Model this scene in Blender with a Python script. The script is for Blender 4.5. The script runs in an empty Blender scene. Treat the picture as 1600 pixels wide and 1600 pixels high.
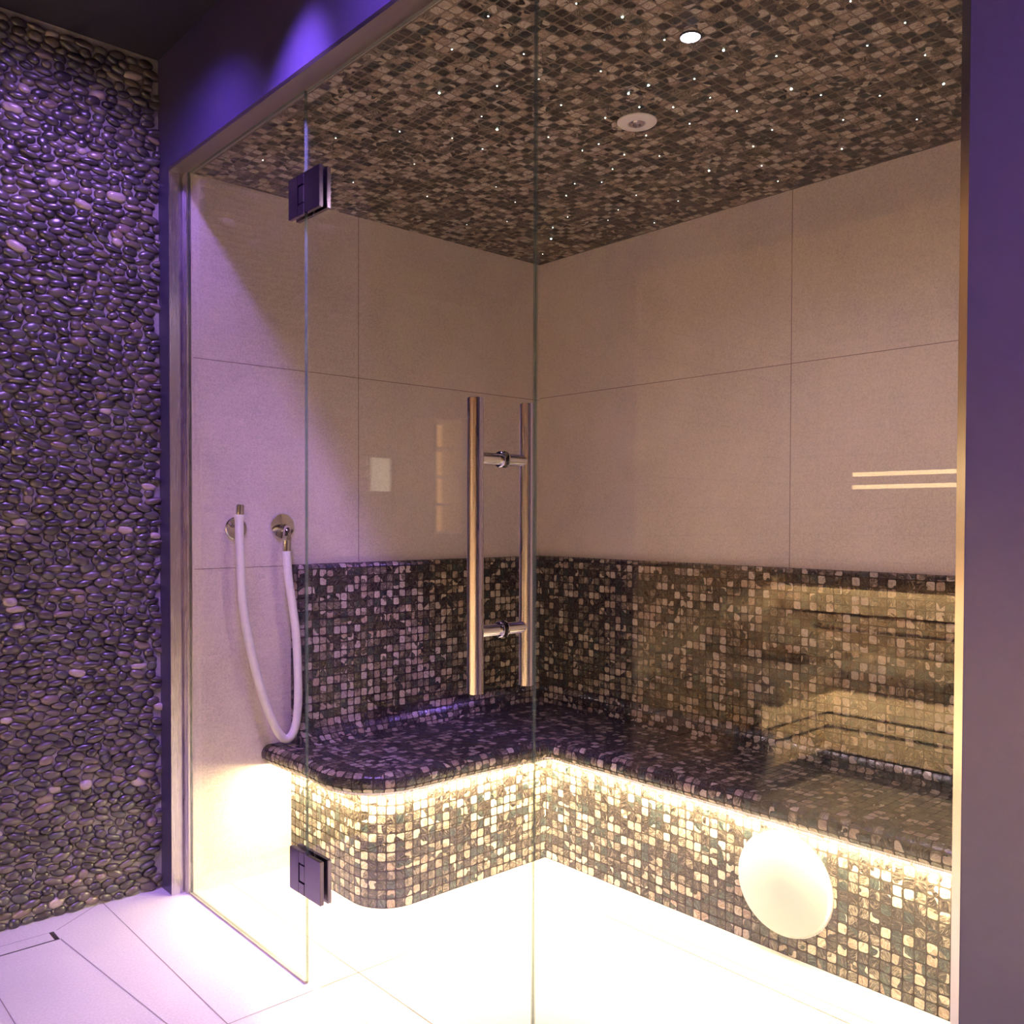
import bpy, bmesh, math, random
import numpy as np
from mathutils import Vector, Matrix
D = bpy.data
C = bpy.context.scene.collection
sc = bpy.context.scene
R = math.radians

# ---------------------------------------------------------------- camera
CAM_H = 1.25
F_PX, CX, CY = 1398.6, 806.0, 834.9
cam_data = D.cameras.new('camera'); cam = D.objects.new('camera', cam_data); C.objects.link(cam)
a, b, c = R(47.80), R(-1.08), R(0.168)
Fv = Vector((math.cos(a), math.sin(a), 0)); Rv = Vector((math.sin(a), -math.cos(a), 0)); Uv = Vector((0, 0, 1))
F2 = Fv * math.cos(b) + Uv * math.sin(b); U2 = Uv * math.cos(b) - Fv * math.sin(b)
R3 = Rv * math.cos(c) + U2 * math.sin(c); U3 = U2 * math.cos(c) - Rv * math.sin(c)
M = Matrix((R3, U3, -F2)).transposed().to_4x4(); M.translation = Vector((0, 0, CAM_H))
cam.matrix_world = M
cam_data.sensor_width = 36; cam_data.lens = F_PX / 1600 * 36
cam_data.shift_x = -(CX - 800) / 1600; cam_data.shift_y = (CY - 800) / 1600
cam_data.clip_start = 0.02
sc.camera = cam

# ---------------------------------------------------------------- world, exposure, tuning values
w = D.worlds.new('world'); sc.world = w; w.use_nodes = True
w.node_tree.nodes['Background'].inputs[0].default_value = (0.35, 0.2, 0.8, 1)
w.node_tree.nodes['Background'].inputs[1].default_value = 0.0
sc.view_settings.view_transform = 'Standard'; sc.view_settings.look = 'None'
sc.view_settings.gamma = 1; sc.view_settings.use_curve_mapping = False
sc.view_settings.exposure = 0.2
sc.cycles.max_bounces = 12; sc.cycles.diffuse_bounces = 8; sc.cycles.glossy_bounces = 5
sc.cycles.transparent_max_bounces = 24; sc.cycles.sample_clamp_indirect = 8
LED_BENCH = 700.0; LED_SAUNA = 2050.0
PURPLE = (0.42, 0.22, 1.0)
P_LAMP = 20.0; P_IN = 50.0

# ---------------------------------------------------------------- key dimensions (metres)
XF, XG = 1.13, 1.184          # front face of the wall, glass plane
YW, XB, ZC = 2.898, 2.766, 2.372   # steam room far side wall, back wall, ceiling
YE = 0.36                     # steam room near side wall
YG0, YG1 = 0.467, 2.900       # ends of the glass front
ZO = 2.76                     # corridor ceiling
XR, YR, XE = 2.280, 2.348, 1.546   # bench risers
PITCH = 0.030

# ---------------------------------------------------------------- node helpers
class NT:
    def __init__(s, m):
        m.use_nodes = True; s.t = m.node_tree; s.n = s.t.nodes; s.n.clear()
        s.out = s.n.new('ShaderNodeOutputMaterial')
    def new(s, typ, **k):
        n = s.n.new(typ)
        for kk, v in k.items(): setattr(n, kk, v)
        return n
    def set(s, sock, v):
        if hasattr(v, 'is_output'): s.t.links.new(v, sock)
        elif v is not None: sock.default_value = v
    def m(s, op, x, y=None, z=None):
        n = s.new('ShaderNodeMath', operation=op)
        s.set(n.inputs[0], x); s.set(n.inputs[1], y)
        if z is not None: s.set(n.inputs[2], z)
        return n.outputs[0]
    def vm(s, op, x, y=None, sc_=None):
        n = s.new('ShaderNodeVectorMath', operation=op)
        s.set(n.inputs[0], x)
        if y is not None: s.set(n.inputs[1], y)
        if sc_ is not None: s.set(n.inputs['Scale'], sc_)
        return n.outputs[0]
    def mix(s, f, x, y):
        n = s.new('ShaderNodeMix', data_type='RGBA'); s.set(n.inputs[0], f); s.set(n.inputs[6], x); s.set(n.inputs[7], y)
        return n.outputs[2]
    def ramp(s, f, stops, interp='LINEAR'):
        n = s.new('ShaderNodeValToRGB'); cr = n.color_ramp; cr.interpolation = interp
        while len(cr.elements) < len(stops): cr.elements.new(0.5)
        for e, (p, col) in zip(cr.elements, stops): e.position = p; e.color = (*col, 1)
        s.set(n.inputs[0], f); return n.outputs[0]
    def noise(s, vec, scale, detail=3, rough=.5, dist=0):
        n = s.new('ShaderNodeTexNoise'); s.set(n.inputs['Vector'], vec)
        n.inputs['Scale'].default_value = scale; n.inputs['Detail'].default_value = detail
        n.inputs['Roughness'].default_value = rough; n.inputs['Distortion'].default_value = dist
        return n.outputs[0]
    def mr(s, v, a0, a1, b0, b1):
        n = s.new('ShaderNodeMapRange'); s.set(n.inputs[0], v)
        for i, q in enumerate((a0, a1, b0, b1)): n.inputs[i + 1].default_value = q
        return n.outputs[0]
    def bump(s, h, strength, dist):
        n = s.new('ShaderNodeBump'); n.inputs['Strength'].default_value = strength; n.inputs['Distance'].default_value = dist
        s.set(n.inputs['Height'], h); return n.outputs[0]
    def bsdf(s, col, rough=.5, metal=0, normal=None, spec=.5, **k):
        n = s.new('ShaderNodeBsdfPrincipled'); s.set(n.inputs['Base Color'], col if hasattr(col, 'is_output') else (*col, 1))
        s.set(n.inputs['Roughness'], rough); s.set(n.inputs['Metallic'], metal)
        n.inputs['Specular IOR Level'].default_value = spec
        if normal is not None: s.set(n.inputs['Normal'], normal)
        for kk, v in k.items(): s.set(n.inputs[kk.replace('_', ' ')], v)
        s.t.links.new(n.outputs[0], s.out.inputs[0]); return n

def objco(t): return t.new('ShaderNodeTexCoord').outputs['Object']

def mat_plain(name, col, rough=.5, metal=0, noise=0.06, nscale=40, bump=0.0, spec=.5):
    m = D.materials.new(name); t = NT(m)
    co = t.new('ShaderNodeNewGeometry').outputs['Position']
    n = t.noise(co, nscale, 4)
    lo = tuple(max(0, x * (1 - noise)) for x in col); hi = tuple(min(1, x * (1 + noise)) for x in col)
    colr = t.ramp(n, [(.3, lo), (.7, hi)])
    t.bsdf(colr, rough, metal, t.bump(n, bump, .002) if bump else None, spec)
    return m

def mat_brushed(name, col, rough=.28, vertical=True, stretch=60):
    m = D.materials.new(name); t = NT(m)
    co = t.new('ShaderNodeNewGeometry').outputs['Position']
    mp = t.new('ShaderNodeMapping'); t.set(mp.inputs[0], co)
    mp.inputs['Scale'].default_value = (300, 300, 4) if vertical else (300, 4, 300)
    n = t.noise(mp.outputs[0], 1.0, 2)
    t.bsdf(t.ramp(n, [(.3, tuple(x * .94 for x in col)), (.7, col)]), t.mr(n, .3, .7, rough * .95, rough * 1.08), 1.0)
    return m

def mat_emit(name, col, strength):
    m = D.materials.new(name); t = NT(m)
    e = t.new('ShaderNodeEmission'); e.inputs[0].default_value = (*col, 1); e.inputs[1].default_value = strength
    t.t.links.new(e.outputs[0], t.out.inputs[0]); return m

def mat_mosaic(name, pitch=PITCH, light=0.28, seed=0.0, grout=(.030, .023, .019)):
    m = D.materials.new(name); t = NT(m)
    uv = t.new('ShaderNodeUVMap', uv_map='UVMap').outputs[0]
    wob = t.new('ShaderNodeTexNoise'); t.set(wob.inputs['Vector'], uv); wob.inputs['Scale'].default_value = 22; wob.inputs['Detail'].default_value = 1
    wv = t.vm('SCALE', t.vm('SUBTRACT', wob.outputs[1], (.5, .5, .5)), None, .0035)
    uvw = t.vm('ADD', uv, wv)
    q = t.vm('SCALE', uvw, None, 1 / pitch)
    fl = t.vm('FLOOR', q)
    idv = t.vm('ADD', fl, (seed, seed * 1.7, .5))
    wn = t.new('ShaderNodeTexWhiteNoise', noise_dimensions='3D'); t.set(wn.inputs['Vector'], idv)
    sep = t.new('ShaderNodeSeparateColor'); t.set(sep.inputs[0], wn.outputs['Color'])
    r1, r2, r3 = sep.outputs[0], sep.outputs[1], sep.outputs[2]; r0 = wn.outputs['Value']
    fr = t.vm('SUBTRACT', t.vm('FRACTION', q), (.5, .5, .5))
    # small random turn and shift of each chip
    sx = t.new('ShaderNodeSeparateXYZ'); t.set(sx.inputs[0], fr)
    fx = t.m('ADD', sx.outputs[0], t.m('MULTIPLY', t.m('SUBTRACT', r2, .5), t.m('MULTIPLY', sx.outputs[1], .14)))
    fy = t.m('ADD', sx.outputs[1], t.m('MULTIPLY', t.m('SUBTRACT', r3, .5), t.m('MULTIPLY', sx.outputs[0], .14)))
    px = t.m('POWER', t.m('ABSOLUTE', t.m('MULTIPLY', fx, 2.0)), 5.0)
    py = t.m('POWER', t.m('ABSOLUTE', t.m('MULTIPLY', fy, 2.0)), 5.0)
    d = t.m('POWER', t.m('ADD', px, py), .2)
    edge = t.m('ADD', .865, t.m('MULTIPLY', r1, .03))
    chip = t.mr(t.m('SUBTRACT', edge, d), -.02, .03, 0, 1)      # 1 inside the chip
    # marbling inside a chip, turned by its own amount
    rot = t.new('ShaderNodeVectorRotate', rotation_type='Z_AXIS'); t.set(rot.inputs[0], fr)
    t.set(rot.inputs['Angle'], t.m('MULTIPLY', r2, 6.28))
    st = t.vm('MULTIPLY', rot.outputs[0], (1.6, 7.0, 1.0))
    nz = t.noise(t.vm('ADD', st, t.vm('SCALE', wn.outputs['Color'], None, 60.0)), 1.0, 3, .6, 1.2)
    dark = t.ramp(nz, [(.36, (.007, .005, .005)), (.5, (.024, .018, .017)), (.6, (.085, .066, .055)), (.68, (.19, .155, .125))])
    teal = t.ramp(nz, [(.36, (.008, .011, .013)), (.52, (.024, .032, .035)), (.66, (.09, .105, .085))])
    lightc = t.ramp(nz, [(.3, (.20, .15, .12)), (.46, (.38, .315, .26)), (.6, (.50, .44, .38))])
    blush = t.ramp(nz, [(.3, (.15, .095, .075)), (.5, (.30, .22, .175)), (.6, (.38, .31, .26))])
    cd = t.mix(t.m('GREATER_THAN', r3, .72), dark, teal)
    cl = t.mix(t.m('GREATER_THAN', r3, .6), lightc, blush)
    mid = t.ramp(nz, [(.34, (.03, .024, .020)), (.48, (.10, .08, .064)), (.6, (.26, .215, .175))])
    tile = t.mix(t.m('LESS_THAN', r0, light), t.mix(t.m('LESS_THAN', r0, light + .20), cd, mid), cl)
    col = t.mix(chip, (*grout, 1), tile)
    tilt = t.m('ADD', t.m('MULTIPLY', fx, t.m('SUBTRACT', r1, .5)), t.m('MULTIPLY', fy, t.m('SUBTRACT', r3, .5)))
    h = t.m('ADD', chip, t.m('MULTIPLY', tilt, 1.3)); h = t.m('ADD', h, t.m('MULTIPLY', nz, .35))
    b_ = t.bsdf(col, t.mr(chip, 0, 1, .9, .22), 0, t.bump(h, .5, .003), .6)
    t.set(b_.inputs['Specular IOR Level'], t.mr(chip, 0, 1, 0, .5))
    return m

def mat_stone_tile(name, col, tint, rough=.45, scale=220):
    m = D.materials.new(name); t = NT(m)
    co = t.new('ShaderNodeNewGeometry').outputs['Position']
    n = t.noise(co, scale, 3, .6); n2 = t.noise(co, 3.0, 4, .5, .6)
    v = t.m('ADD', t.m('MULTIPLY', n, .7), t.m('MULTIPLY', n2, .3))
    t.bsdf(t.ramp(v, [(.36, tuple(x * y for x, y in zip(col, tint))), (.5, col), (.64, tuple(min(1, x * 1.13) for x in col))]), rough, 0, t.bump(n, .08, .001), .4)
    return m

def mat_wood(name, col, axis=1):
    m = D.materials.new(name); t = NT(m)
    co = t.new('ShaderNodeNewGeometry').outputs['Position']
    mp = t.new('ShaderNodeMapping'); t.set(mp.inputs[0], co)
    s = [26, 26, 26]; s[axis] = 1.6; mp.inputs['Scale'].default_value = s
    n = t.noise(mp.outputs[0], 1.0, 4, .6, .8)
    t.bsdf(t.ramp(n, [(.3, tuple(x * .6 for x in col)), (.5, col), (.7, tuple(min(1, x * 1.2) for x in col))]), .5, 0, t.bump(n, .1, .001))
    return m

def mat_pebble():
    m = D.materials.new('pebble_stone'); t = NT(m)
    g = t.new('ShaderNodeNewGeometry'); rnd = g.outputs['Random Per Island']
    mp = t.new('ShaderNodeMapping'); t.set(mp.inputs[0], g.outputs['Position']); mp.inputs['Scale'].default_value = (40, 40, 150)
    n = t.noise(mp.outputs[0], 1.0, 3, .6, .5)
    base = t.ramp(rnd, [(0, (.020, .017, .020)), (.3, (.042, .034, .034)), (.55, (.080, .064, .055)), (.8, (.05, .052, .046)), (.93, (.15, .11, .09)), (.975, (.36, .30, .26))], 'CONSTANT')
    col = t.mix(t.mr(n, .35, .65, 0, .4), base, (.11, .09, .08, 1))
    t.bsdf(col, .3, 0, t.bump(n, .15, .002), .6)
    return m

def mat_glass():
    m = D.materials.new('clear_glass'); t = NT(m)
    bf = t.new('ShaderNodeNewGeometry').outputs['Backfacing']
    fr = t.new('ShaderNodeFresnel'); t.set(fr.inputs['IOR'], t.mr(bf, 0, 1, 1.56, 1 / 1.56))
    tr = t.new('ShaderNodeBsdfTransparent'); tr.inputs[0].default_value = (.975, .985, .975, 1)
    gl = t.new('ShaderNodeBsdfGlossy'); gl.inputs['Roughness'].default_value = 0.0
    mx = t.new('ShaderNodeMixShader'); t.set(mx.inputs[0], fr.outputs[0])
    t.t.links.new(tr.outputs[0], mx.inputs[1]); t.t.links.new(gl.outputs[0], mx.inputs[2])
    t.t.links.new(mx.outputs[0], t.out.inputs[0]); return m

def mat_glass_edge():
    m = D.materials.new('glass_edge'); t = NT(m)
    b_ = t.bsdf((.15, .21, .18), .25, 0, None, .5)
    tr = t.new('ShaderNodeBsdfTransparent'); tr.inputs[0].default_value = (.80, .90, .84, 1)
    mx = t.new('ShaderNodeMixShader'); mx.inputs[0].default_value = .5
    t.t.links.new(tr.outputs[0], mx.inputs[1]); t.t.links.new(b_.outputs[0], mx.inputs[2]); t.t.links.new(mx.outputs[0], t.out.inputs[0])
    return m

MT = {}
MT['mosaic'] = mat_mosaic('shell_mosaic', seed=3.0)
MT['mosaic_seat'] = mat_mosaic('shell_mosaic_seat', light=.24, seed=11.0)
MT['mosaic_ceiling'] = mat_mosaic('shell_mosaic_ceiling', light=.37, seed=23.0, grout=(.15, .12, .10))
MT['tile_wall'] = mat_stone_tile('beige_stone_tile', (.68, .595, .54), (.8, .8, .8))
MT['floor'] = mat_stone_tile('pale_floor_tile', (.47, .445, .43), (.9, .9, .9), .35, 160)
MT['sauna_floor'] = mat_stone_tile('tan_sauna_floor_tile', (.30, .25, .19), (.9, .9, .9))
MT['grout'] = mat_plain('floor_grout', (.20, .17, .16), .8)
MT['wall_grout'] = mat_plain('wall_grout', (.22, .17, .15), .8)
MT['paint'] = mat_plain('purple_plaster', (.042, .032, .090), .32, 0, .05, 60, .02)
MT['dark_ceiling'] = mat_plain('dark_ceiling_paint', (.012, .011, .018), .7)
MT['steel'] = mat_brushed('brushed_steel', (.62, .57, .63), .26)
MT['steel_h'] = mat_brushed('brushed_steel_lining', (.42, .38, .37), .3, False)
MT['chrome'] = mat_plain('polished_chrome', (.72, .70, .70), .06, 1, .02)
MT['satin'] = mat_plain('satin_stainless', (.68, .64, .66), .2, 1, .02)
MT['hinge'] = mat_plain('satin_hinge_metal', (.26, .22, .29), .18, 1, .03)
MT['hose'] = mat_plain('white_rubber', (.90, .86, .86), .4, 0, .02)
MT['white'] = mat_plain('white_plastic', (.82, .78, .75), .4, 0, .02)
MT['dark'] = mat_plain('dark_gap', (.03, .028, .03), .6)
MT['mortar'] = mat_plain('pebble_mortar', (.22, .20, .20), .85, 0, .15, 90, .3)
MT['pebble'] = mat_pebble()
MT['glass'] = mat_glass(); MT['edge'] = mat_glass_edge()
MT['seal'] = mat_plain('tan_silicone_seal', (.38, .32, .27), .5)
MT['wood_x'] = mat_wood('pale_sauna_wood', (.58, .44, .28), 0)
MT['wood_y'] = mat_wood('pale_sauna_wood_long', (.58, .44, .28), 1)
MT['dark_wood'] = mat_wood('dark_slatted_wood', (.035, .03, .035), 1)
MT['led'] = mat_emit('warm_led', (1.0, .80, .43), LED_BENCH)
MT['led_sauna'] = mat_emit('sauna_led', (1.0, .82, .56), LED_SAUNA)
MT['star'] = mat_emit('fibre_star', (.86, 1.0, .86), 14)
MT['star_big'] = mat_emit('fibre_star_bright', (.80, 1.0, .82), 20)
MT['lamp_purple'] = mat_emit('purple_lamp_face', (.78, .66, 1.0), 30)
MT['lens'] = mat_emit('violet_lens', (.5, .3, 1.0), .8)
MT['slot'] = mat_emit('salt_wall_slot', (1.0, .70, .34), 9)
MT['pane'] = mat_emit('lit_panel_face', (1.0, .86, .66), 1.1)
MT['shelf_glow'] = mat_emit('shelf_glow', (1.0, .5, .18), 1.6)

# ---------------------------------------------------------------- object helpers
def obj(name, me, mat=None, parent=None, smooth=False):
    if isinstance(me, bmesh.types.BMesh):
        m = D.meshes.new(name); me.to_mesh(m); me.free(); me = m
    mats = mat if isinstance(mat, (list, tuple)) else [mat]
    if not me.materials:
        for q in mats: me.materials.append(q)
    if smooth:
        for p in me.polygons: p.use_smooth = True
    o = D.objects.new(name, me); C.objects.link(o)
    if parent: o.parent = parent
    return o
def thing(name, label, cat, loc=(0, 0, 0), group=None):
    o = D.objects.new(name, None); C.objects.link(o); o.location = loc; o.empty_display_size = .05
    o['label'] = label; o['category'] = cat
    if group: o['group'] = group
    bpy.context.view_layer.update(); return o
def tag(o, label, cat, group=None):
    o['label'] = label; o['category'] = cat
    if group: o['group'] = group
    return o
def struct(o, label=None):
    o['kind'] = 'structure'
    if label: o['label'] = label
    return o
def attach(o, parent):
    o.parent = parent; o.matrix_parent_inverse = Matrix.Translation(-parent.location) if parent.parent is None else Matrix.Identity(4)
    return o
def box(bm, x0, x1, y0, y1, z0, z1, bev=0):
    r = bmesh.ops.create_cube(bm, size=1)
    for v in r['verts']:
        v.co = Vector(((x0 + x1) / 2 + v.co.x * (x1 - x0), (y0 + y1) / 2 + v.co.y * (y1 - y0), (z0 + z1) / 2 + v.co.z * (z1 - z0)))
    if bev:
        es = list({e for v in r['verts'] for e in v.link_edges})
        bmesh.ops.bevel(bm, geom=es, offset=bev, segments=2, affect='EDGES')
    return bm
def boxbm(*a_, **k): return box(bmesh.new(), *a_, **k)
def cyl(bm, p0, p1, r0, r1=None, n=32, bev=0):
    p0, p1 = Vector(p0), Vector(p1); d = p1 - p0; r1 = r0 if r1 is None else r1
    mat = Matrix.Translation((p0 + p1) / 2) @ d.to_track_quat('Z', 'Y').to_matrix().to_4x4()
    r = bmesh.ops.create_cone(bm, cap_ends=True, cap_tris=False, segments=n, radius1=r0, radius2=r1, depth=d.length, matrix=mat)
    if bev:
        es = [e for e in {e for v in r['verts'] for e in v.link_edges} if any(len(f.verts) > 4 for f in e.link_faces)]
        bmesh.ops.bevel(bm, geom=es, offset=bev, segments=2, affect='EDGES')
    return bm
def shade(o, ang=40):
    for p in o.data.polygons: p.use_smooth = True
    try: o.data.set_sharp_from_angle(angle=R(ang))
    except Exception: pass
    return o
def lathe(bm, axis_o, axis_d, prof, n=40):
    """prof: list of (radius, distance along axis)"""
    o_, d_ = Vector(axis_o), Vector(axis_d).normalized(); q = d_.to_track_quat('Z', 'Y')
    rings = []
    for r, h in prof:
        if r < 1e-6: rings.append([bm.verts.new(o_ + d_ * h)]); continue
        rings.append([bm.verts.new(o_ + q @ Vector((r * math.cos(2 * math.pi * i / n), r * math.sin(2 * math.pi * i / n), h))) for i in range(n)])
    for A, B in zip(rings, rings[1:]):
        for i in range(n):
            j = (i + 1) % n
            if len(A) == 1 and len(B) == 1: continue
            if len(A) == 1: bm.faces.new((A[0], B[i], B[j]))
            elif len(B) == 1: bm.faces.new((A[i], A[j], B[0]))
            else: bm.faces.new((A[i], A[j], B[j], B[i]))
    bmesh.ops.recalc_face_normals(bm, faces=bm.faces)
    return bm
def tube(bm, pts, r, n=14, cap=True):
    pts = [Vector(p) for p in pts]; rings = []; up = None
    for i, p in enumerate(pts):
        t_ = (pts[min(i + 1, len(pts) - 1)] - pts[max(i - 1, 0)]).normalized()
        if up is None: up = t_.orthogonal().normalized()
        up = (up - t_ * up.dot(t_)).normalized(); s_ = t_.cross(up)
        rr = r[i] if isinstance(r, (list, tuple)) else r
        rings.append([bm.verts.new(p + (up * math.cos(2 * math.pi * k / n) + s_ * math.sin(2 * math.pi * k / n)) * rr) for k in range(n)])
    for A, B in zip(rings, rings[1:]):
        for k in range(n): bm.faces.new((A[k], A[(k + 1) % n], B[(k + 1) % n], B[k]))
    if cap: bm.faces.new(rings[0][::-1]); bm.faces.new(rings[-1])
    bmesh.ops.recalc_face_normals(bm, faces=bm.faces)
    return bm
def catmull(P, n=8):
    P = [Vector(p) for p in P]; Q = [2 * P[0] - P[1]] + P + [2 * P[-1] - P[-2]]; out = []
    for i in range(1, len(Q) - 2):
        a_, b_, c_, d_ = Q[i - 1:i + 3]
        for k in range(n):
            t_ = k / n
            out.append(.5 * ((2 * b_) + (c_ - a_) * t_ + (2 * a_ - 5 * b_ + 4 * c_ - d_) * t_ ** 2 + (3 * b_ - a_ - 3 * c_ + d_) * t_ ** 3))
    out.append(P[-1]); return out
def uvbox(o):
    """UV in metres by the dominant axis of each face"""
    me = o.data; uvl = me.uv_layers.new(name='UVMap')
    for p in me.polygons:
        n = p.normal; k = max(range(3), key=lambda i: abs(n[i]))
        ax = [(1, 2), (0, 2), (0, 1)][k]
        for li in p.loop_indices:
            co = me.vertices[me.loops[li].vertex_index].co
            uvl.data[li].uv = (co[ax[0]], co[ax[1]])
def normals2d(path):
    """outward normal (right hand of travel) with mitre"""
    out = []
    for i, p in enumerate(path):
        dirs = []
        if i > 0: dirs.append((Vector(p) - Vector(path[i - 1])).normalized())
        if i < len(path) - 1: dirs.append((Vector(path[i + 1]) - Vector(p)).normalized())
        ns = [Vector((d_.y, -d_.x)) for d_ in dirs]
        n = sum(ns, Vector((0, 0))).normalized(); out.append(n / max(.3, n.dot(ns[0])))
    return out
def sweep(bm, uvl, path, prof, flip=False, u0=0.0, v0=0.0):
    path = [Vector(p) for p in path]; N = normals2d(path)
    S = [0]
    for p, q in zip(path, path[1:]): S.append(S[-1] + (q - p).length)
    T = [0]
    for p, q in zip(prof, prof[1:]): T.append(T[-1] + math.hypot(q[0] - p[0], q[1] - p[1]))
    grid = [[bm.verts.new((p.x + n.x * a_, p.y + n.y * a_, z)) for a_, z in prof] for p, n in zip(path, N)]
    for i in range(len(path) - 1):
        for j in range(len(prof) - 1):
            vs = [grid[i][j], grid[i + 1][j], grid[i + 1][j + 1], grid[i][j + 1]]
            uv = [(S[i], T[j]), (S[i + 1], T[j]), (S[i + 1], T[j + 1]), (S[i], T[j + 1])]
            if flip: vs.reverse(); uv.reverse()
            f = bm.faces.new(vs); f.smooth = True
            for l, q in zip(f.loops, uv): l[uvl].uv = (q[0] + u0, q[1] + v0)
    return grid
def arc(cx, cy, r, a0, a1, n=10):
    return [(cx + r * math.cos(R(a0 + (a1 - a0) * i / n)), cy + r * math.sin(R(a0 + (a1 - a0) * i / n))) for i in range(n + 1)]

# ---------------------------------------------------------------- setting: corridor shell
XW, YN, YFAR = -0.95, -2.2, 5.0       # sauna front plane, near end, far end
floor = obj('floor', boxbm(-3.2, 2.95, YN - .1, YFAR + .2, -.1, 0), MT['floor']); struct(floor)
# grout lines between the floor tiles (thin joints lying in the floor surface)
def seg(bm, x0, y0, x1, y1, wd=.0028, z=.0006):
    d_ = Vector((x1 - x0, y1 - y0)).normalized(); n = Vector((-d_.y, d_.x)) * wd / 2
    vs = [bm.verts.new((x, y, z)) for x, y in ((x0 - n.x, y0 - n.y), (x1 - n.x, y1 - n.y), (x1 + n.x, y1 + n.y), (x0 + n.x, y0 + n.y))]
    f = bm.faces.new(vs); return f
g = bmesh.new()
for s_ in [(1.317, YW, 1.317, YE), (.942, 2.09, 2.28, 2.09), (2.134, 1.10, 2.28, 1.10), (1.317, 1.10, 2.084, 1.10),
           (.942, 3.02, .942, YN), (.768, 2.845, .850, 2.0), (.850, 2.0, .850, YN), (.774, 2.912, .925, 3.02), (.554, 2.845, .554, YN),
           (-.6, 2.11, .554, 2.11), (-.06, 2.845, -.06, YN), (-.95, .9, .85, .9), (.942, .9, 1.317, .9), (-.95, -.3, .85, -.3)]:
    seg(g, *s_)
bmesh.ops.recalc_face_normals(g, faces=g.faces)
for f in g.faces:
    if f.normal.z < 0: f.normal_flip()
obj('tile_joint', g, MT['grout'], floor)

bm = bmesh.new()
box(bm, XF, 1.31, YN, 3.02, ZC + .012, ZO)                    # header over the glass
box(bm, XF, 1.31, YN, .437, 0, ZC + .012)                     # right of the glass
box(bm, XF, XG - .004, 2.928, 3.02, 0, ZC + .012)             # strip left of the glass
struct(obj('wall_front', bm, MT['paint']))
struct(obj('ceiling', boxbm(-1.9, 1.31, YN - .1, YFAR + .1, ZO, ZO + .06), MT['dark_ceiling']))
struct(obj('wall_near', boxbm(-1.0, 1.31, YN - .1, YN, 0, ZO), MT['paint']))
struct(obj('wall_far', boxbm(-1.9, .5, YFAR, YFAR + .1, 0, ZO), MT['paint']))
struct(obj('wall_passage_right', boxbm(.42, .50, 3.17, YFAR, 0, ZO), MT['paint']))
struct(obj('wall_passage_left', boxbm(-1.98, -1.9, 3.0, YFAR + .1, 0, ZO), MT['paint']))

# pebble-clad wall on the left
peb_wall = obj('wall_left', boxbm(.42, XG - .004, 3.02, 3.17, 0, ZO), MT['mortar']); struct(peb_wall)
def pebbles(x0, x1, z0, z1, y, sx, sz, seed):
    rg = np.random.RandomState(seed); P = []
    rows = int((z1 - z0) / sz)
    for r_ in range(rows):
        x = x0 + sx * (.5 if r_ % 2 else 0) * rg.rand() * 2
        while x < x1 - sx * .3:
            wdt = sx * (.62 + .65 * rg.rand())
            P.append([x + wdt / 2, z0 + (r_ + .5) * sz + sz * .34 * (rg.rand() - .5), wdt, sz * (.78 + .5 * rg.rand())])
            x += wdt * (1.0 + .10 * rg.rand())
    P = np.array(P)
    # relax: push overlapping stones apart in a stretched metric
    for it in range(14):
        px, pz = P[:, 0] / sx, P[:, 1] / sz
        order = np.argsort(pz); mv = np.zeros((len(P), 2))
        for s_ in range(1, 70):
            i, j = order[:-s_], order[s_:]
            dx, dz = px[j] - px[i], pz[j] - pz[i]
            d2 = np.sqrt(dx * dx + dz * dz) + 1e-6
            need = ((P[i, 2] + P[j, 2]) / sx + (P[i, 3] + P[j, 3]) / sz) / 4 * 1.04
            k = np.where(d2 < need, (need - d2) * .3, 0)
            np.add.at(mv, i, -np.stack([dx, dz], 1) / d2[:, None] * k[:, None] * .5)
            np.add.at(mv, j, np.stack([dx, dz], 1) / d2[:, None] * k[:, None] * .5)
        P[:, 0] += mv[:, 0] * sx; P[:, 1] += mv[:, 1] * sz
    P = P[(P[:, 0] > x0 + .008) & (P[:, 0] < x1 - .010) & (P[:, 1] > z0 + .006) & (P[:, 1] < z1 - .006)]
    P[:, 2] *= 1.13; P[:, 3] *= 1.13
    NS = 12; rings = [(1.0, 0.0), (.97, .45), (.80, .78), (.45, .96)]
    V = []; Fc = []
    for (x, z, wd, hd) in P:
        rot = (rg.rand() - .5) * .7 - .06; th = .010 + .009 * rg.rand(); b0 = len(V)
        cr, sr = math.cos(rot), math.sin(rot); pw = 2 / (2.0 + .5 * rg.rand()); tiltx, tiltz = (rg.rand(2) - .5) * .35
        for rr, hh in rings:
            for k in range(NS):
                an = 2 * math.pi * k / NS
                ca, sa = math.cos(an), math.sin(an)
                ex = math.copysign(abs(ca) ** pw, ca) * wd / 2 * rr * .97; ez = math.copysign(abs(sa) ** pw, sa) * hd / 2 * rr * .97
                V.append((x + ex * cr - ez * sr, y - hh * th - (ex * tiltx + ez * tiltz) * hh + .001, z + ex * sr + ez * cr))
        V.append((x, y - th + .001, z)); top = len(V) - 1
        for q in range(len(rings) - 1):
            for k in range(NS):
                k2 = (k + 1) % NS
                Fc.append((b0 + q * NS + k, b0 + q * NS + k2, b0 + (q + 1) * NS + k2, b0 + (q + 1) * NS + k))
        for k in range(NS): Fc.append((b0 + 3 * NS + k, b0 + 3 * NS + (k + 1) % NS, top))
    me = D.meshes.new('pebble_cladding'); me.from_pydata(V, [], Fc); me.update(); me.polygons.foreach_set('use_smooth', [True] * len(Fc)); return me
pm = pebbles(.42, XF + .014, .004, ZO, 3.021, .045, .0238, 5)
peb = obj('pebble_cladding', pm, MT['pebble'], peb_wall)

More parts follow.
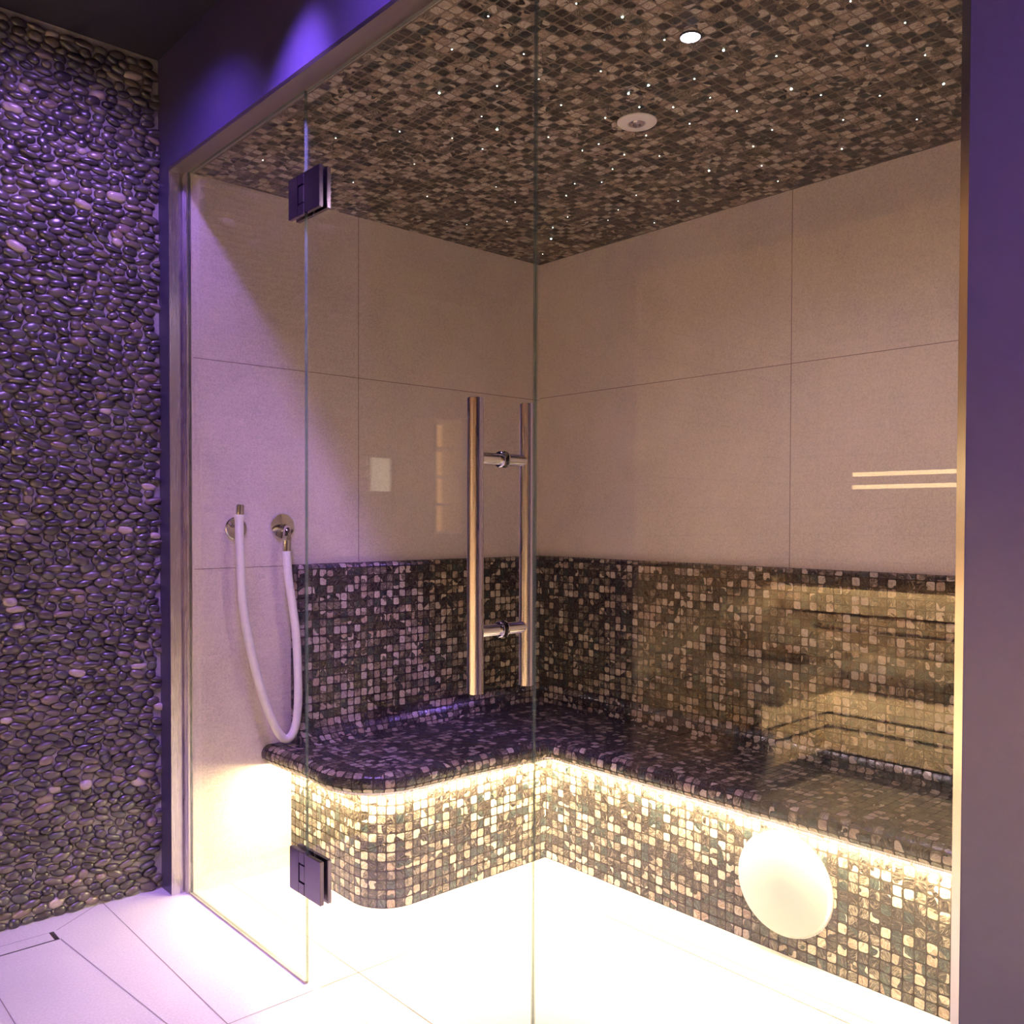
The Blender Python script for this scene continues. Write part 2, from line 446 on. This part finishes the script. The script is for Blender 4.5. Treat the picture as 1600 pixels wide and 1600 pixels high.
# ---------------------------------------------------------------- setting: steam room shell
wl = obj('wall_steam_left', boxbm(XG + .006, XB + .1, YW, YW + .12, 0, ZC + .05), MT['tile_wall']); struct(wl)
wb = obj('wall_back', boxbm(XB, XB + .1, YE, YW, 0, ZC + .05), MT['tile_wall']); struct(wb)
struct(obj('wall_steam_right', boxbm(XG + .126, XB + .1, YE - .1, YE, 0, ZC + .05), MT['tile_wall']))
cs = obj('ceiling_steam', boxbm(XG + .012, XB, YE, YW, ZC, ZC + .05), MT['mosaic_ceiling']); uvbox(cs); struct(cs)
g = bmesh.new()
for z in (1.772,): box(g, XG + .012, XB, YW - .0006, YW, z - .0011, z + .0011)
box(g, XG + .012, XE + .02, YW - .0006, YW, 1.076 - .0011, 1.076 + .0011)
for x in (1.827,): box(g, x - .0011, x + .0011, YW - .0006, YW, 1.08, ZC)
obj('tile_joint', g, MT['wall_grout'], wl)
g = bmesh.new()
box(g, XB - .0006, XB, YE, YW, 1.780 - .0011, 1.780 + .0011)
for y in (1.648,): box(g, XB - .0006, XB, y - .0011, y + .0011, 1.08, ZC)
obj('tile_joint', g, MT['wall_grout'], wb)

# steel linings of the glass opening
bm = boxbm(XF - .0015, XG + .012, .437, 2.928, ZC - .0005, ZC + .0115)
struct(obj('trim_1', bm, MT['steel_h']))
bm = bmesh.new()
box(bm, XF - .0015, XG - .008, 2.9265, 2.9280, 0, ZC - .0005)
box(bm, XG - .010, XG - .006, 2.914, 2.928, 0, ZC - .0005)
box(bm, XG - .014, XG - .010, 2.908, 2.915, 0, ZC - .0005)
box(bm, XG - .010, XG + .012, 2.899, 2.909, 0, ZC - .0005)
struct(obj('trim_2', bm, MT['steel']))
bm = bmesh.new()
box(bm, XG - .010, XG - .006, .437, .4655, 0, ZC - .0005, bev=.001)
box(bm, XF - .0015, XG - .010, .437, .4385, 0, ZC - .0005)
box(bm, XG - .006, XG + .012, .437, .4655, 0, ZC - .0005)
struct(obj('trim_3', bm, MT['satin']))

# ---------------------------------------------------------------- glass front
def glass_panel(name, y0, y1, z0, z1, parent=None):
    bm = boxbm(XG - .004, XG + .004, y0, y1, z0, z1)
    o = obj(name, bm, [MT['glass'], MT['edge']], parent)
    for p in o.data.polygons: p.material_index = 0 if abs(p.normal.x) > .9 else 1
    return o
YS1, YS0 = 2.132, 1.252
win1 = struct(glass_panel('window_1', YS1 + .002, 2.899, .006, ZC - .001))
win2 = struct(glass_panel('window_2', .4665, YS0 - .002, .006, ZC - .001))
obj('bottom_seal', boxbm(XG - .006, XG + .007, YS1 + .004, 2.896, 0.0007, .0058), MT['seal'], win1)
obj('bottom_seal', boxbm(XG - .006, XG + .007, .4667, YS0 - .004, 0.0007, .0058), MT['seal'], win2)
door = glass_panel('door_1', YS0 + .002, YS1 - .002, .010, ZC - .006); struct(door)

# pull handle through the door
HY, HO = 1.347, .069
bm = cyl(bmesh.new(), (XG - HO, HY, .905), (XG - HO, HY, 1.483), .0165, bev=.0012)
handle = shade(obj('pull_handle', bm, MT['steel'], door))
shade(obj('inner_bar', cyl(bmesh.new(), (XG + HO, HY, .905), (XG + HO, HY, 1.483), .0165, bev=.0012), MT['steel'], handle))
for z in (1.366, 1.026):
    bm = bmesh.new()
    cyl(bm, (XG - HO + .010, HY, z), (XG - .0051, HY, z), .0118)
    cyl(bm, (XG + .0051, HY, z), (XG + HO - .010, HY, z), .0118)
    shade(obj('cross_bar', bm, MT['chrome'], handle))
    bm = bmesh.new()
    for s_ in (-1, 1): lathe(bm, (XG + s_ * .0052, HY, z), (s_, 0, 0), [(.0119, 0), (.0165, 0), (.0165, .003), (.0150, .0048), (.0119, .0048)])
    shade(obj('collar_ring', bm, MT['chrome'], handle))

# two hinges joining the door to the fixed pane
def hinge(z0, z1):
    ym, zc = 2.117, (z0 + z1) / 2; L0, R0 = 2.197, 2.035; xo, xi = XG - .017, XG - .0055
    bm = bmesh.new()
    # door leaf (plain) and fixed leaf with a square notch for the knuckle
    box(bm, xo, xi, R0, ym - .0015, z0, z1, bev=.0008)
    for q in ((ym + .031, L0, z0, z1), (ym + .0015, ym + .031, z0, zc - .026), (ym + .0015, ym + .031, zc + .026, z1)):
        box(bm, xo, xi, *q, bev=.0008)
    h = obj('hinge', bm, MT['hinge'], door)
    obj('knuckle', boxbm(xo + .0006, xi, ym - .0013, ym + .029, zc - .0242, zc + .0242, bev=.003), MT['hinge'], h)
    bm = bmesh.new()
    box(bm, XG + .0055, XG + .017, R0, ym - .0015, z0, z1, bev=.0008)
    box(bm, XG + .0055, XG + .017, ym + .0015, L0, z0, z1, bev=.0008)
    obj('inner_plate', bm, MT['hinge'], h)
    obj('gap_seal', boxbm(xo + .003, xi + .001, ym - .0014, ym + .0014, z0 + .002, z1 - .002), MT['white'], h)
hinge(2.042, 2.148); hinge(.244, .358)

# ---------------------------------------------------------------- mosaic bench
bench = thing('mosaic_bench', 'L-shaped bench clad in dark and cream shell mosaic, lit from under its seat', 'bench', (1.9, 2.6, 0))
lip = [(1.462, YW), (1.466, 2.78), (1.474, 2.65)] + arc(1.474 + .185, 2.305 + .20, .195, 176, 270, 14)[0:] + [(2.22, 2.300)] + [(2.238, 2.292), (2.25, 2.272)] + [(2.25, YE)]
lip = [(x, y) for x, y in lip]
ZT, NR = .452, .031
bm = bmesh.new(); uvl = bm.loops.layers.uv.new('UVMap')
prof = [(-.0, ZT)] + [(NR * math.cos(R(an)), ZT - NR + NR * math.sin(R(an))) for an in range(75, -91, -15)]
gr = sweep(bm, uvl, lip, prof, flip=True)
top = [r_[0] for r_ in gr] + [bm.verts.new((XB, YE, ZT)), bm.verts.new((XB, YW, ZT))]
f = bm.faces.new(top); 
bot = [r_[-1] for r_ in gr] + [bm.verts.new((XB, YE, ZT - 2 * NR)), bm.verts.new((XB, YW, ZT - 2 * NR))]
f2 = bm.faces.new(bot[::-1])
for ff in (f, f2):
    for l in ff.loops: l[uvl].uv = (l.vert.co.x, l.vert.co.y)
bm.normal_update()
if f.normal.z < 0: f.normal_flip()
if f2.normal.z > 0: f2.normal_flip()
bmesh.ops.triangulate(bm, faces=[f, f2])
seat = obj('seat', bm, MT['mosaic_seat']); attach(seat, bench)
# risers
rr_ = .135
rpath = [(XE, YW), (XE, YR + rr_)] + arc(XE + rr_, YR + rr_, rr_, 180, 270, 12)[1:] + [(XR, YR), (XR, YE)]
bm = bmesh.new(); uvl = bm.loops.layers.uv.new('UVMap')
sweep(bm, uvl, rpath, [(0, 0), (0, ZT - 2 * NR + .002)])
bm.normal_update(); riser = obj('riser', bm, MT['mosaic']); attach(riser, bench)
# backrest with a rolled top and a cove at its foot
bpath = [(XE, YW), (XB, YW), (XB, YE)]
th = .050
prof = [(0, 1.080), (th - .024, 1.080)] + [(th - .024 + .024 * math.cos(R(q)), 1.056 + .024 * math.sin(R(q))) for q in (67, 45, 22, 0)] + \
       [(th, .545)] + [(th + .085 - .085 * math.cos(R(q)), .537 - .085 * math.sin(R(q))) for q in (15, 30, 45, 60, 75, 90)]
bm = bmesh.new(); uvl = bm.loops.layers.uv.new('UVMap')
gr = sweep(bm, uvl, bpath, prof, v0=.004)
cap = bm.faces.new([v for v in gr[0]] + [bm.verts.new((XE, YW, ZT))])
for l in cap.loops: l[uvl].uv = (l.vert.co.y, l.vert.co.z)
bm.normal_update(); back = obj('backrest', bm, MT['mosaic']); attach(back, bench)
# LED strip tucked under the seat edge
lp = [Vector(p) for p in lip]; NN = normals2d(lp)
pts = [(p.x - n.x * .011, p.y - n.y * .011, ZT - 2 * NR - .006) for p, n in zip(lp, NN)]
pts[0] = (pts[0][0], YW - .004, pts[0][2]); pts[-1] = (pts[-1][0], YE + .004, pts[-1][2])
led = obj('led_strip', tube(bmesh.new(), pts, .0055, 8), MT['led']); attach(led, bench); led['label'] = 'glowing warm white LED strip under the seat edge'
bm = bmesh.new(); uvl = bm.loops.layers.uv.new('UVMap')
gr = sweep(bm, uvl, [(p.x, p.y) for p in lp], [(.0005, ZT - 2 * NR + .001), (.0005, ZT - 2 * NR - .009), (-.003, ZT - 2 * NR - .009), (-.003, ZT - 2 * NR + .001)], flip=True)
attach(obj('seat_edge_rail', bm, MT['steel']), bench)

# round cover on the bench riser
cov = thing('round_cover', 'round cream-white cover disc mounted on the lit mosaic bench front', 'vent cover', (XR, 1.363, .206))
bm = lathe(bmesh.new(), (XR, 1.363, .206), (-1, 0, 0), [(.140, 0.0), (.147, .0), (.147, .014), (.1435, .019), (.138, .0205), (0, .0205)], 72)
attach(shade(obj('cover_disc', bm, MT['white']), 30), cov)
bm = lathe(bmesh.new(), (XR, 1.363, .206), (-1, 0, 0), [(.1475, .0002), (.151, .0002), (.151, .004), (.1475, .004)], 72)
attach(shade(obj('rim', bm, MT['steel'])), cov)

# ---------------------------------------------------------------- ceiling fixtures
sp = thing('recessed_downlight', 'small glowing violet-white downlight in the mosaic ceiling', 'ceiling light', (1.714, 1.290, ZC))
attach(obj('lamp_face', lathe(bmesh.new(), (1.714, 1.290, ZC), (0, 0, -1), [(.0225, .0005), (.0225, .003), (.018, .005), (0, .006)], 32), MT['lamp_purple']), sp)
attach(obj('trim_ring', lathe(bmesh.new(), (1.714, 1.290, ZC), (0, 0, -1), [(.0228, .0), (.0265, .0), (.0265, .0025), (.0228, .0035), (.0228, 0)], 32), MT['dark']), sp)
fx = thing('round_ceiling_fitting', 'unlit white round fitting with a small recessed centre in the mosaic ceiling', 'ceiling light', (1.969, 1.666, ZC))
attach(shade(obj('flange', lathe(bmesh.new(), (1.969, 1.666, ZC), (0, 0, -1), [(.056, 0), (.056, .003), (.052, .006), (.026, .0075), (.024, .005), (.024, 0)], 48), MT['white']), 50), fx)
attach(shade(obj('nozzle', lathe(bmesh.new(), (1.969, 1.666, ZC), (0, 0, -1), [(.0225, 0.001), (.0225, .0055), (.019, .010), (.012, .0105), (.011, .004), (0, .004)], 32), MT['steel']), 40), fx)

STARS = [(1.422,1.377,0),(1.535,1.343,1),(1.681,1.34,0),(1.823,1.274,1),(1.94,1.203,0),(2.025,.927,0),(1.854,.969,0),(2.201,.958,0),(2.056,1.031,0),(2.381,.988,1),(1.681,1.541,0),(1.594,1.676,0),(1.826,1.507,1),(1.823,1.572,1),(2.001,1.44,0),(1.886,1.406,0),(2.117,1.268,1),(2.205,1.233,0),(2.323,1.129,0),(1.738,1.739,0),(1.885,1.71,0),(1.904,1.603,0),(1.973,1.541,0),(2.089,1.573,0),(2.121,1.437,0),(2.387,1.266,0),(2.537,1.125,0),(2.298,1.437,0),(2.059,1.707,0),(1.856,1.909,0),(2.002,1.842,0),(2.0,1.908,0),(2.118,1.842,0),(2.205,1.775,0),(2.357,1.538,0),(2.506,1.604,0),(2.571,1.367,0),(2.177,1.943,0),(2.416,1.741,1),(2.66,1.64,0),(2.235,2.043,0),(2.179,2.114,0),(2.414,2.044,0),(2.237,2.211,0),(2.566,1.98,0),(2.478,2.183,0),(2.4,2.364,0),(2.537,2.286,0),(2.688,2.186,0),(2.444,2.488,0),(2.537,2.592,1),(2.658,2.766,0),(1.314,2.639,0),(1.624,2.608,0),(1.34,1.711,0),(1.482,1.611,0),(1.539,1.775,0),(1.452,1.908,1),(1.511,2.175,0),(1.397,2.34,0),(1.651,2.106,0),(1.711,1.973,1),(1.768,2.106,0),(1.683,2.341,0),(2.003,2.314,0),(1.884,2.544,0),(2.149,2.379,0),(2.178,2.687,0),(2.267,2.555,0),(1.623,1.938,0),(1.312,1.544,0)]
def star_mesh(r, m):
    bm = lathe(bmesh.new(), (0, 0, 0), (0, 0, -1), [(r, 0), (r * .8, r * .5), (0, r * .8)], 10)
    me = D.meshes.new('star_light'); bm.to_mesh(me); bm.free(); me.materials.append(m); return me
s0 = D.objects.new('star_light', star_mesh(.0018, MT['star'])); s1 = D.objects.new('star_light', star_mesh(.0028, MT['star_big']))
for i, (x, y, bgt) in enumerate(STARS):
    src = s1 if bgt else s0
    o = src if src.name not in C.objects else src.copy()
    C.objects.link(o); o.location = (x, y, ZC - .0002)
    if bgt: tag(o, 'brighter pinpoint star light among the small ones in the mosaic ceiling', 'star light', 'bright star lights in the mosaic ceiling')
    else: tag(o, 'tiny white pinpoint star light set in the mosaic ceiling', 'star light', 'small star lights in the mosaic ceiling')

# ---------------------------------------------------------------- rinsing hose and its fittings
hk = thing('hose_hook', 'round chrome wall hook holding up the free end of the white hose', 'hook', (1.34, YW, 1.214))
attach(shade(obj('rosette', lathe(bmesh.new(), (1.340, YW, 1.210), (0, -1, 0), [(.039, 0), (.039, .005), (.036, .008), (0, .009)], 40), MT['chrome'])), hk)
bm = tube(bmesh.new(), catmull([(1.340, YW - .006, 1.212), (1.336, YW - .035, 1.214), (1.332, YW - .048, 1.226)], 6), .0075, 14)
cyl(bm, (1.332, YW - .046, 1.224), (1.327, YW - .0505, 1.236), .0075)
attach(shade(obj('hook_arm', bm, MT['chrome'])), hk)
wo = thing('water_outlet', 'round chrome wall outlet with an elbow feeding the white hose', 'water outlet', (1.512, YW, 1.217))
attach(shade(obj('rosette', lathe(bmesh.new(), (1.512, YW, 1.217), (0, -1, 0), [(.046, 0), (.046, .004), (.043, .008), (.020, .010), (0, .010)], 44), MT['chrome'])), wo)
bm = tube(bmesh.new(), catmull([(1.512, YW - .008, 1.210), (1.508, YW - .035, 1.211), (1.500, YW - .060, 1.203), (1.495, YW - .068, 1.180)], 7), .0135, 18)
attach(shade(obj('elbow', bm, MT['chrome'])), wo)
bm = bmesh.new()
cyl(bm, (1.495, YW - .069, 1.183), (1.494, YW - .069, 1.168), .017, n=6, bev=.001)
cyl(bm, (1.494, YW - .069, 1.168), (1.4925, YW - .070, 1.132), .0155, bev=.001)
attach(shade(obj('hose_nut', bm, MT['chrome'])), wo)
ho = thing('water_hose', 'thick white rubber hose hanging in a loop on the beige tiled wall', 'hose', (1.42, YW - .07, .48))
hy = YW - .070
HP = [(1.3215, 1.256), (1.3205, 1.200), (1.3225, 1.137), (1.331, .966), (1.357, .813), (1.399, .656), (1.443, .540), (1.472, .490), (1.497, .4785), (1.517, .496), (1.531, .545), (1.5365, .640), (1.530, .820), (1.513, .955), (1.499, 1.045), (1.4925, 1.1315)]
cp = catmull([(x, hy, z) for x, z in HP], 9)
rad = [.0170 if i < 3 else .0145 for i in range(len(cp))]
attach(shade(obj('hose_tube', tube(bmesh.new(), cp, rad, 20), MT['hose'])), ho)
attach(shade(obj('end_nozzle', cyl(bmesh.new(), (1.3225, hy, 1.257), (1.324, hy, 1.290), .0140, bev=.002), MT['chrome'])), ho)

# ---------------------------------------------------------------- floor drains
dr = thing('steam_drain', 'long narrow tiled floor drain beside the mosaic bench front', 'floor drain', (2.109, 1.1, 0))
bm = bmesh.new()
for x0, x1 in ((2.083, 2.0845), (2.1325, 2.134)): box(bm, x0, x1, YE + .01, 1.872, .0002, .0012)
box(bm, 2.083, 2.134, 1.8705, 1.872, .0002, .0012)
attach(obj('drain_frame', bm, MT['steel']), dr)
bm = bmesh.new(); box(bm, 2.0845, 2.0875, YE + .01, 1.8705, .0002, .0007); box(bm, 2.1295, 2.1325, YE + .01, 1.8705, .0002, .0007)
attach(obj('drain_gap', bm, MT['grout']), dr)
attach(obj('tile_insert', boxbm(2.0875, 2.1295, YE + .01, 1.8705, .0001, .0013), MT['floor']), dr)
dr = thing('corridor_drain', 'tile-covered slot drain in the lilac floor along the pebble wall', 'floor drain', (.3, 2.878, 0))
bm = bmesh.new()
box(bm, -.6, .765, 2.845, 2.8495, .0002, .0012); box(bm, -.6, .765, 2.906, 2.9085, .0002, .0012); box(bm, .7635, .7655, 2.845, 2.9085, .0002, .0012)
attach(obj('drain_gap', bm, MT['dark']), dr)
attach(obj('tile_insert', boxbm(-.6, .752, 2.8495, 2.906, .0001, .0015), MT['floor']), dr)
attach(obj('end_slot', boxbm(.752, .7635, 2.8495, 2.906, .0001, .0008), MT['hinge']), dr)

# ---------------------------------------------------------------- violet corridor downlights; all but the first added to light single surfaces
def spot(x, y, z, power, size, col, parent, blend=.6, rad=.03, aim=None):
    l = D.lights.new('spot', 'SPOT'); l.energy = power; l.color = col; l.spot_size = R(size); l.spot_blend = blend; l.shadow_soft_size = rad
    o = D.objects.new('spot', l); C.objects.link(o); o.location = (x, y, z)
    if aim: o.rotation_euler = (Vector(aim) - Vector((x, y, z))).to_track_quat('-Z', 'Y').to_euler()
    attach(o, parent); return o
LAB = {0: 'violet downlight in the dark corridor ceiling over the glass door', 1: 'unseen violet downlight near the sauna glass, added to tint the corridor floor',
       2: 'unseen violet downlight behind the viewer, added to tint the right of the front wall', 
       3: 'unseen violet downlight close to the pebble wall, added to tint its stones', 4: 'unseen violet downlight nearest the middle of the front wall, added to brighten its header'}
LAMPS = [(.90, 1.94, 11.0, 58, (1.62, 2.60, .45)), (-.35, .95, 9.5, 62, (.25, 2.2, 0)), (.30, -.30, 11.0, 76, (1.13, .0, .9)),
         (.86, 2.38, 5.2, 132, (.60, 2.95, 1.1)), (.90, 1.55, 4.5, 140, (.9, 1.7, 0))]
for i, (x, y, pw, size, aim) in enumerate(LAMPS):
    t_ = thing('corridor_downlight', LAB[i], 'ceiling light', (x, y, ZO), 'corridor downlights')
    attach(obj('trim_ring', lathe(bmesh.new(), (x, y, ZO), (0, 0, -1), [(.036, 0), (.045, 0), (.045, .003), (.036, .004), (.036, 0)], 32), MT['steel']), t_)
    attach(obj('lens', lathe(bmesh.new(), (x, y, ZO), (0, 0, -1), [(.036, .0005), (.034, .002), (0, .002)], 32), MT['lens']), t_)
    spot(x, y, ZO - .012, P_LAMP * pw, size, PURPLE, t_, 1.0, .03, aim)
spot(1.714, 1.290, ZC - .012, P_IN, 160, (.90, .66, .74), sp, 1.0, .02)

# ---------------------------------------------------------------- sauna across the corridor (seen as a reflection in the glass)
SX, SB, SY = XW, -2.27, 2.80           # front plane, back wall, far side wall
SZ = 2.42
struct(obj('floor_sauna', boxbm(SB, SX - .05, -1.5, SY, .0003, .006), MT['sauna_floor']))
wsb = struct(obj('wall_sauna_back', boxbm(SB - .08, SB, -1.5, SY + .06, 0, SZ), MT['wood_y']))
wss = struct(obj('wall_sauna_left', boxbm(SB, SX, SY, SY + .06, 0, SZ), MT['wood_x']))
struct(obj('wall_sauna_right', boxbm(SB - .08, SX, -1.56, -1.5, 0, SZ), MT['wood_x']))
struct(obj('ceiling_sauna', boxbm(SB - .08, SX, -1.56, SY + .06, SZ, SZ + .05), MT['wood_y']))
bm = bmesh.new()
box(bm, SX - .08, SX, -1.56, 2.99, SZ, ZO); box(bm, SX - .08, SX, SY + .02, 2.99, 0, SZ); box(bm, SX - .08, SX, YN, -1.5, 0, ZO)
box(bm, -1.9, SX - .08, 2.92, 2.99, 0, ZO)
struct(obj('wall_right', bm, MT['paint']))
g = bmesh.new()
for k in range(1, 17):
    z = .145 * k; box(g, SB, SX - .08, SY - .0015, SY, z - .003, z + .003)
obj('board_joint', g, MT['dark'], wss)
g = bmesh.new()
for k in range(7, 17):
    z = .145 * k
    box(g, SB, SB + .0015, -1.5, SY, z - .003, z + .003)
obj('board_joint', g, MT['dark'], wsb)
w3 = struct(glass_panel('window_3', 1.88, SY + .015, .004, SZ - .003)); w3.location.x = SX - .04 - XG
w4 = struct(glass_panel('window_4', -1.49, .9, .004, SZ - .003)); w4.location.x = SX - .04 - XG
w5 = struct(glass_panel('door_2', .905, 1.875, .010, SZ - .006)); w5.location.x = SX - .04 - XG
# bench: front faces x = -1.652 (towards the corridor) and y = 2.176
bx, by = -1.652, 2.176
sb = thing('sauna_bench', 'L-shaped pale wooden sauna bench reflected in the glass, glowing strip under its seat', 'bench', (-1.95, 2.0, 0))
bm = bmesh.new()
for k in range(5):      # seat boards, long run then side run
    x1 = bx + .10 - k * .124; box(bm, x1 - .112, x1, -1.48, by - .102, .515, .54, bev=.003)
attach(obj('seat_boards', bm, MT['wood_y']), sb)
bm = bmesh.new()
for k in range(5):
    y0 = by - .10 + k * .138; box(bm, SB + .002, SX - .12, y0, y0 + .128, .515, .54, bev=.003)
attach(obj('side_seat_boards', bm, MT['wood_x']), sb)
for z0, z1 in ((.318, .440), (.253, .305), (.135, .238)):
    bm = boxbm(bx - .02, bx, -1.48, by, z0, z1, bev=.002); attach(obj('front_board', bm, MT['wood_y']), sb)
    bm = boxbm(bx, SX - .19 if z0 < .3 else SX - .12, by, by + .02, z0, z1, bev=.002); attach(obj('side_front_board', bm, MT['wood_x']), sb)
bm = bmesh.new(); box(bm, bx - .05, bx - .04, -1.48, by + .04, .0, .46); box(bm, bx - .04, SX - .13, by + .04, by + .05, .0, .46)
attach(obj('plinth', bm, MT['dark_wood']), sb)
attach(obj('seat_fascia', boxbm(bx + .082, bx + .10, -1.48, by - .10, .445, .514, bev=.002), MT['wood_y']), sb)
attach(obj('side_seat_fascia', boxbm(bx + .082, SX - .12, by - .10, by - .082, .445, .514, bev=.002), MT['wood_x']), sb)
bm = bmesh.new(); box(bm, bx + .056, bx + .068, -1.48, by - .068, .448, .458); box(bm, bx + .068, SX - .13, by - .068, by - .056, .448, .458)
attach(obj('led_strip', bm, MT['led_sauna']), sb)
attach(obj('led_end_shield', boxbm(SX - .119, SX - .105, by - .10, by + .06, .43, .54, bev=.002), MT['wood_x']), sb)  # added to block the bright end of the LED strip
attach(obj('end_block', boxbm(SX - .188, SX - .12, by - .02, by + .14, .12, .30, bev=.004), MT['dark_wood']), sb)
# backrest
sr = thing('slatted_back_panel', 'pale wooden backrest boards with a glowing top strip, reflected in the glass', 'backrest', (SB, 1.0, .5))
for z0, z1 in ((.735, .866), (.655, .718), (.545, .637)):
    attach(obj('backrest_board', boxbm(SB + .03, SB + .05, -1.48, SY - .03, z0, z1, bev=.002), MT['wood_y']), sr)
attach(obj('backrest_post', boxbm(SB + .001, SB + .03, 1.0, 1.06, .502, .86), MT['dark_wood']), sr)
attach(obj('led_strip', boxbm(SB + .092, SB + .100, -1.48, SY - .05, .874, .884), MT['led_sauna']), sr)
bm = boxbm(SB + .001, SB + .118, -1.48, SY - .03, .894, .906); box(bm, SB + .110, SB + .118, -1.48, SY - .03, .872, .894)
attach(obj('led_cover', bm, MT['wood_y']), sr)
# sloping slatted headrest on the corner of the bench
hd = thing('sauna_headrest', 'sloping slatted wooden headrest lying on the reflected sauna bench', 'headrest', (-1.95, 2.46, .5))
bm = bmesh.new()
for k in range(4):
    t0 = k * .105; dz = math.tan(R(18))
    vs = []
    for yy in (2.24 + t0, 2.24 + t0 + .098):
        zz = .556 + (yy - 2.24) * dz
        vs += [(-1.62, yy, zz), (-2.10, yy, zz), (-2.10, yy, zz + .016), (-1.62, yy, zz + .016)]
    V_ = [bm.verts.new(v) for v in vs]
    for q in ((0, 1, 2, 3), (7, 6, 5, 4), (0, 4, 5, 1), (1, 5, 6, 2), (2, 6, 7, 3), (3, 7, 4, 0)): bm.faces.new([V_[i] for i in q])
bmesh.ops.recalc_face_normals(bm, faces=bm.faces)
attach(obj('slat', bm, MT['wood_x']), hd)
attach(obj('support', boxbm(-1.66, -1.64, 2.25, 2.62, .5405, .553), MT['dark_wood']), hd)
# two glowing slots on the back wall
sl = thing('slotted_wall_lamp', 'two thin glowing horizontal slots on the sauna wall, reflected in the glass', 'wall light', (SB, 1.7, 1.45))
attach(obj('lamp_body', boxbm(SB + .002, SB + .022, 1.02, 2.38, 1.400, 1.508), MT['wood_y']), sl)
for z0, z1 in ((1.476, 1.498), (1.408, 1.430)):
    attach(obj('lit_slot', boxbm(SB + .022, SB + .024, 1.03, 2.372, z0, z1), MT['slot']), sl)

# ---------------------------------------------------------------- far passage: shelf niche and lit panel seen as reflections
sh = thing('lit_shelf', 'narrow shelf unit with amber-lit compartments, reflected in the glass door', 'shelf', (-1.35, YFAR - .2, 1.1))
bm = bmesh.new(); box(bm, -1.47, -1.455, YFAR - .22, YFAR - .001, 1.14, 1.92); box(bm, -1.255, -1.24, YFAR - .22, YFAR - .001, 1.14, 1.92)
attach(obj('side_panel', bm, MT['wood_x']), sh)
for k in range(5):
    z = 1.14 + .188 * k; attach(obj('shelf_board', boxbm(-1.455, -1.255, YFAR - .22, YFAR - .012, z, z + .014), MT['white']), sh)
attach(obj('glowing_back', boxbm(-1.455, -1.255, YFAR - .012, YFAR - .001, 1.14, 1.92), MT['shelf_glow']), sh)
pn = thing('lit_wall_panel', 'small pale lit wall panel, faint reflection left of the shelf reflection', 'panel', (-.9, YFAR, 1.5))
attach(obj('panel_frame', boxbm(-1.03, -.77, YFAR - .03, YFAR - .001, 1.40, 1.66), MT['steel']), pn)
attach(obj('panel_face', boxbm(-1.01, -.86, YFAR - .034, YFAR - .030, 1.42, 1.64), MT['pane']), pn)
attach(obj('panel_side', boxbm(-.84, -.79, YFAR - .034, YFAR - .030, 1.50, 1.64), MT['pane']), pn)
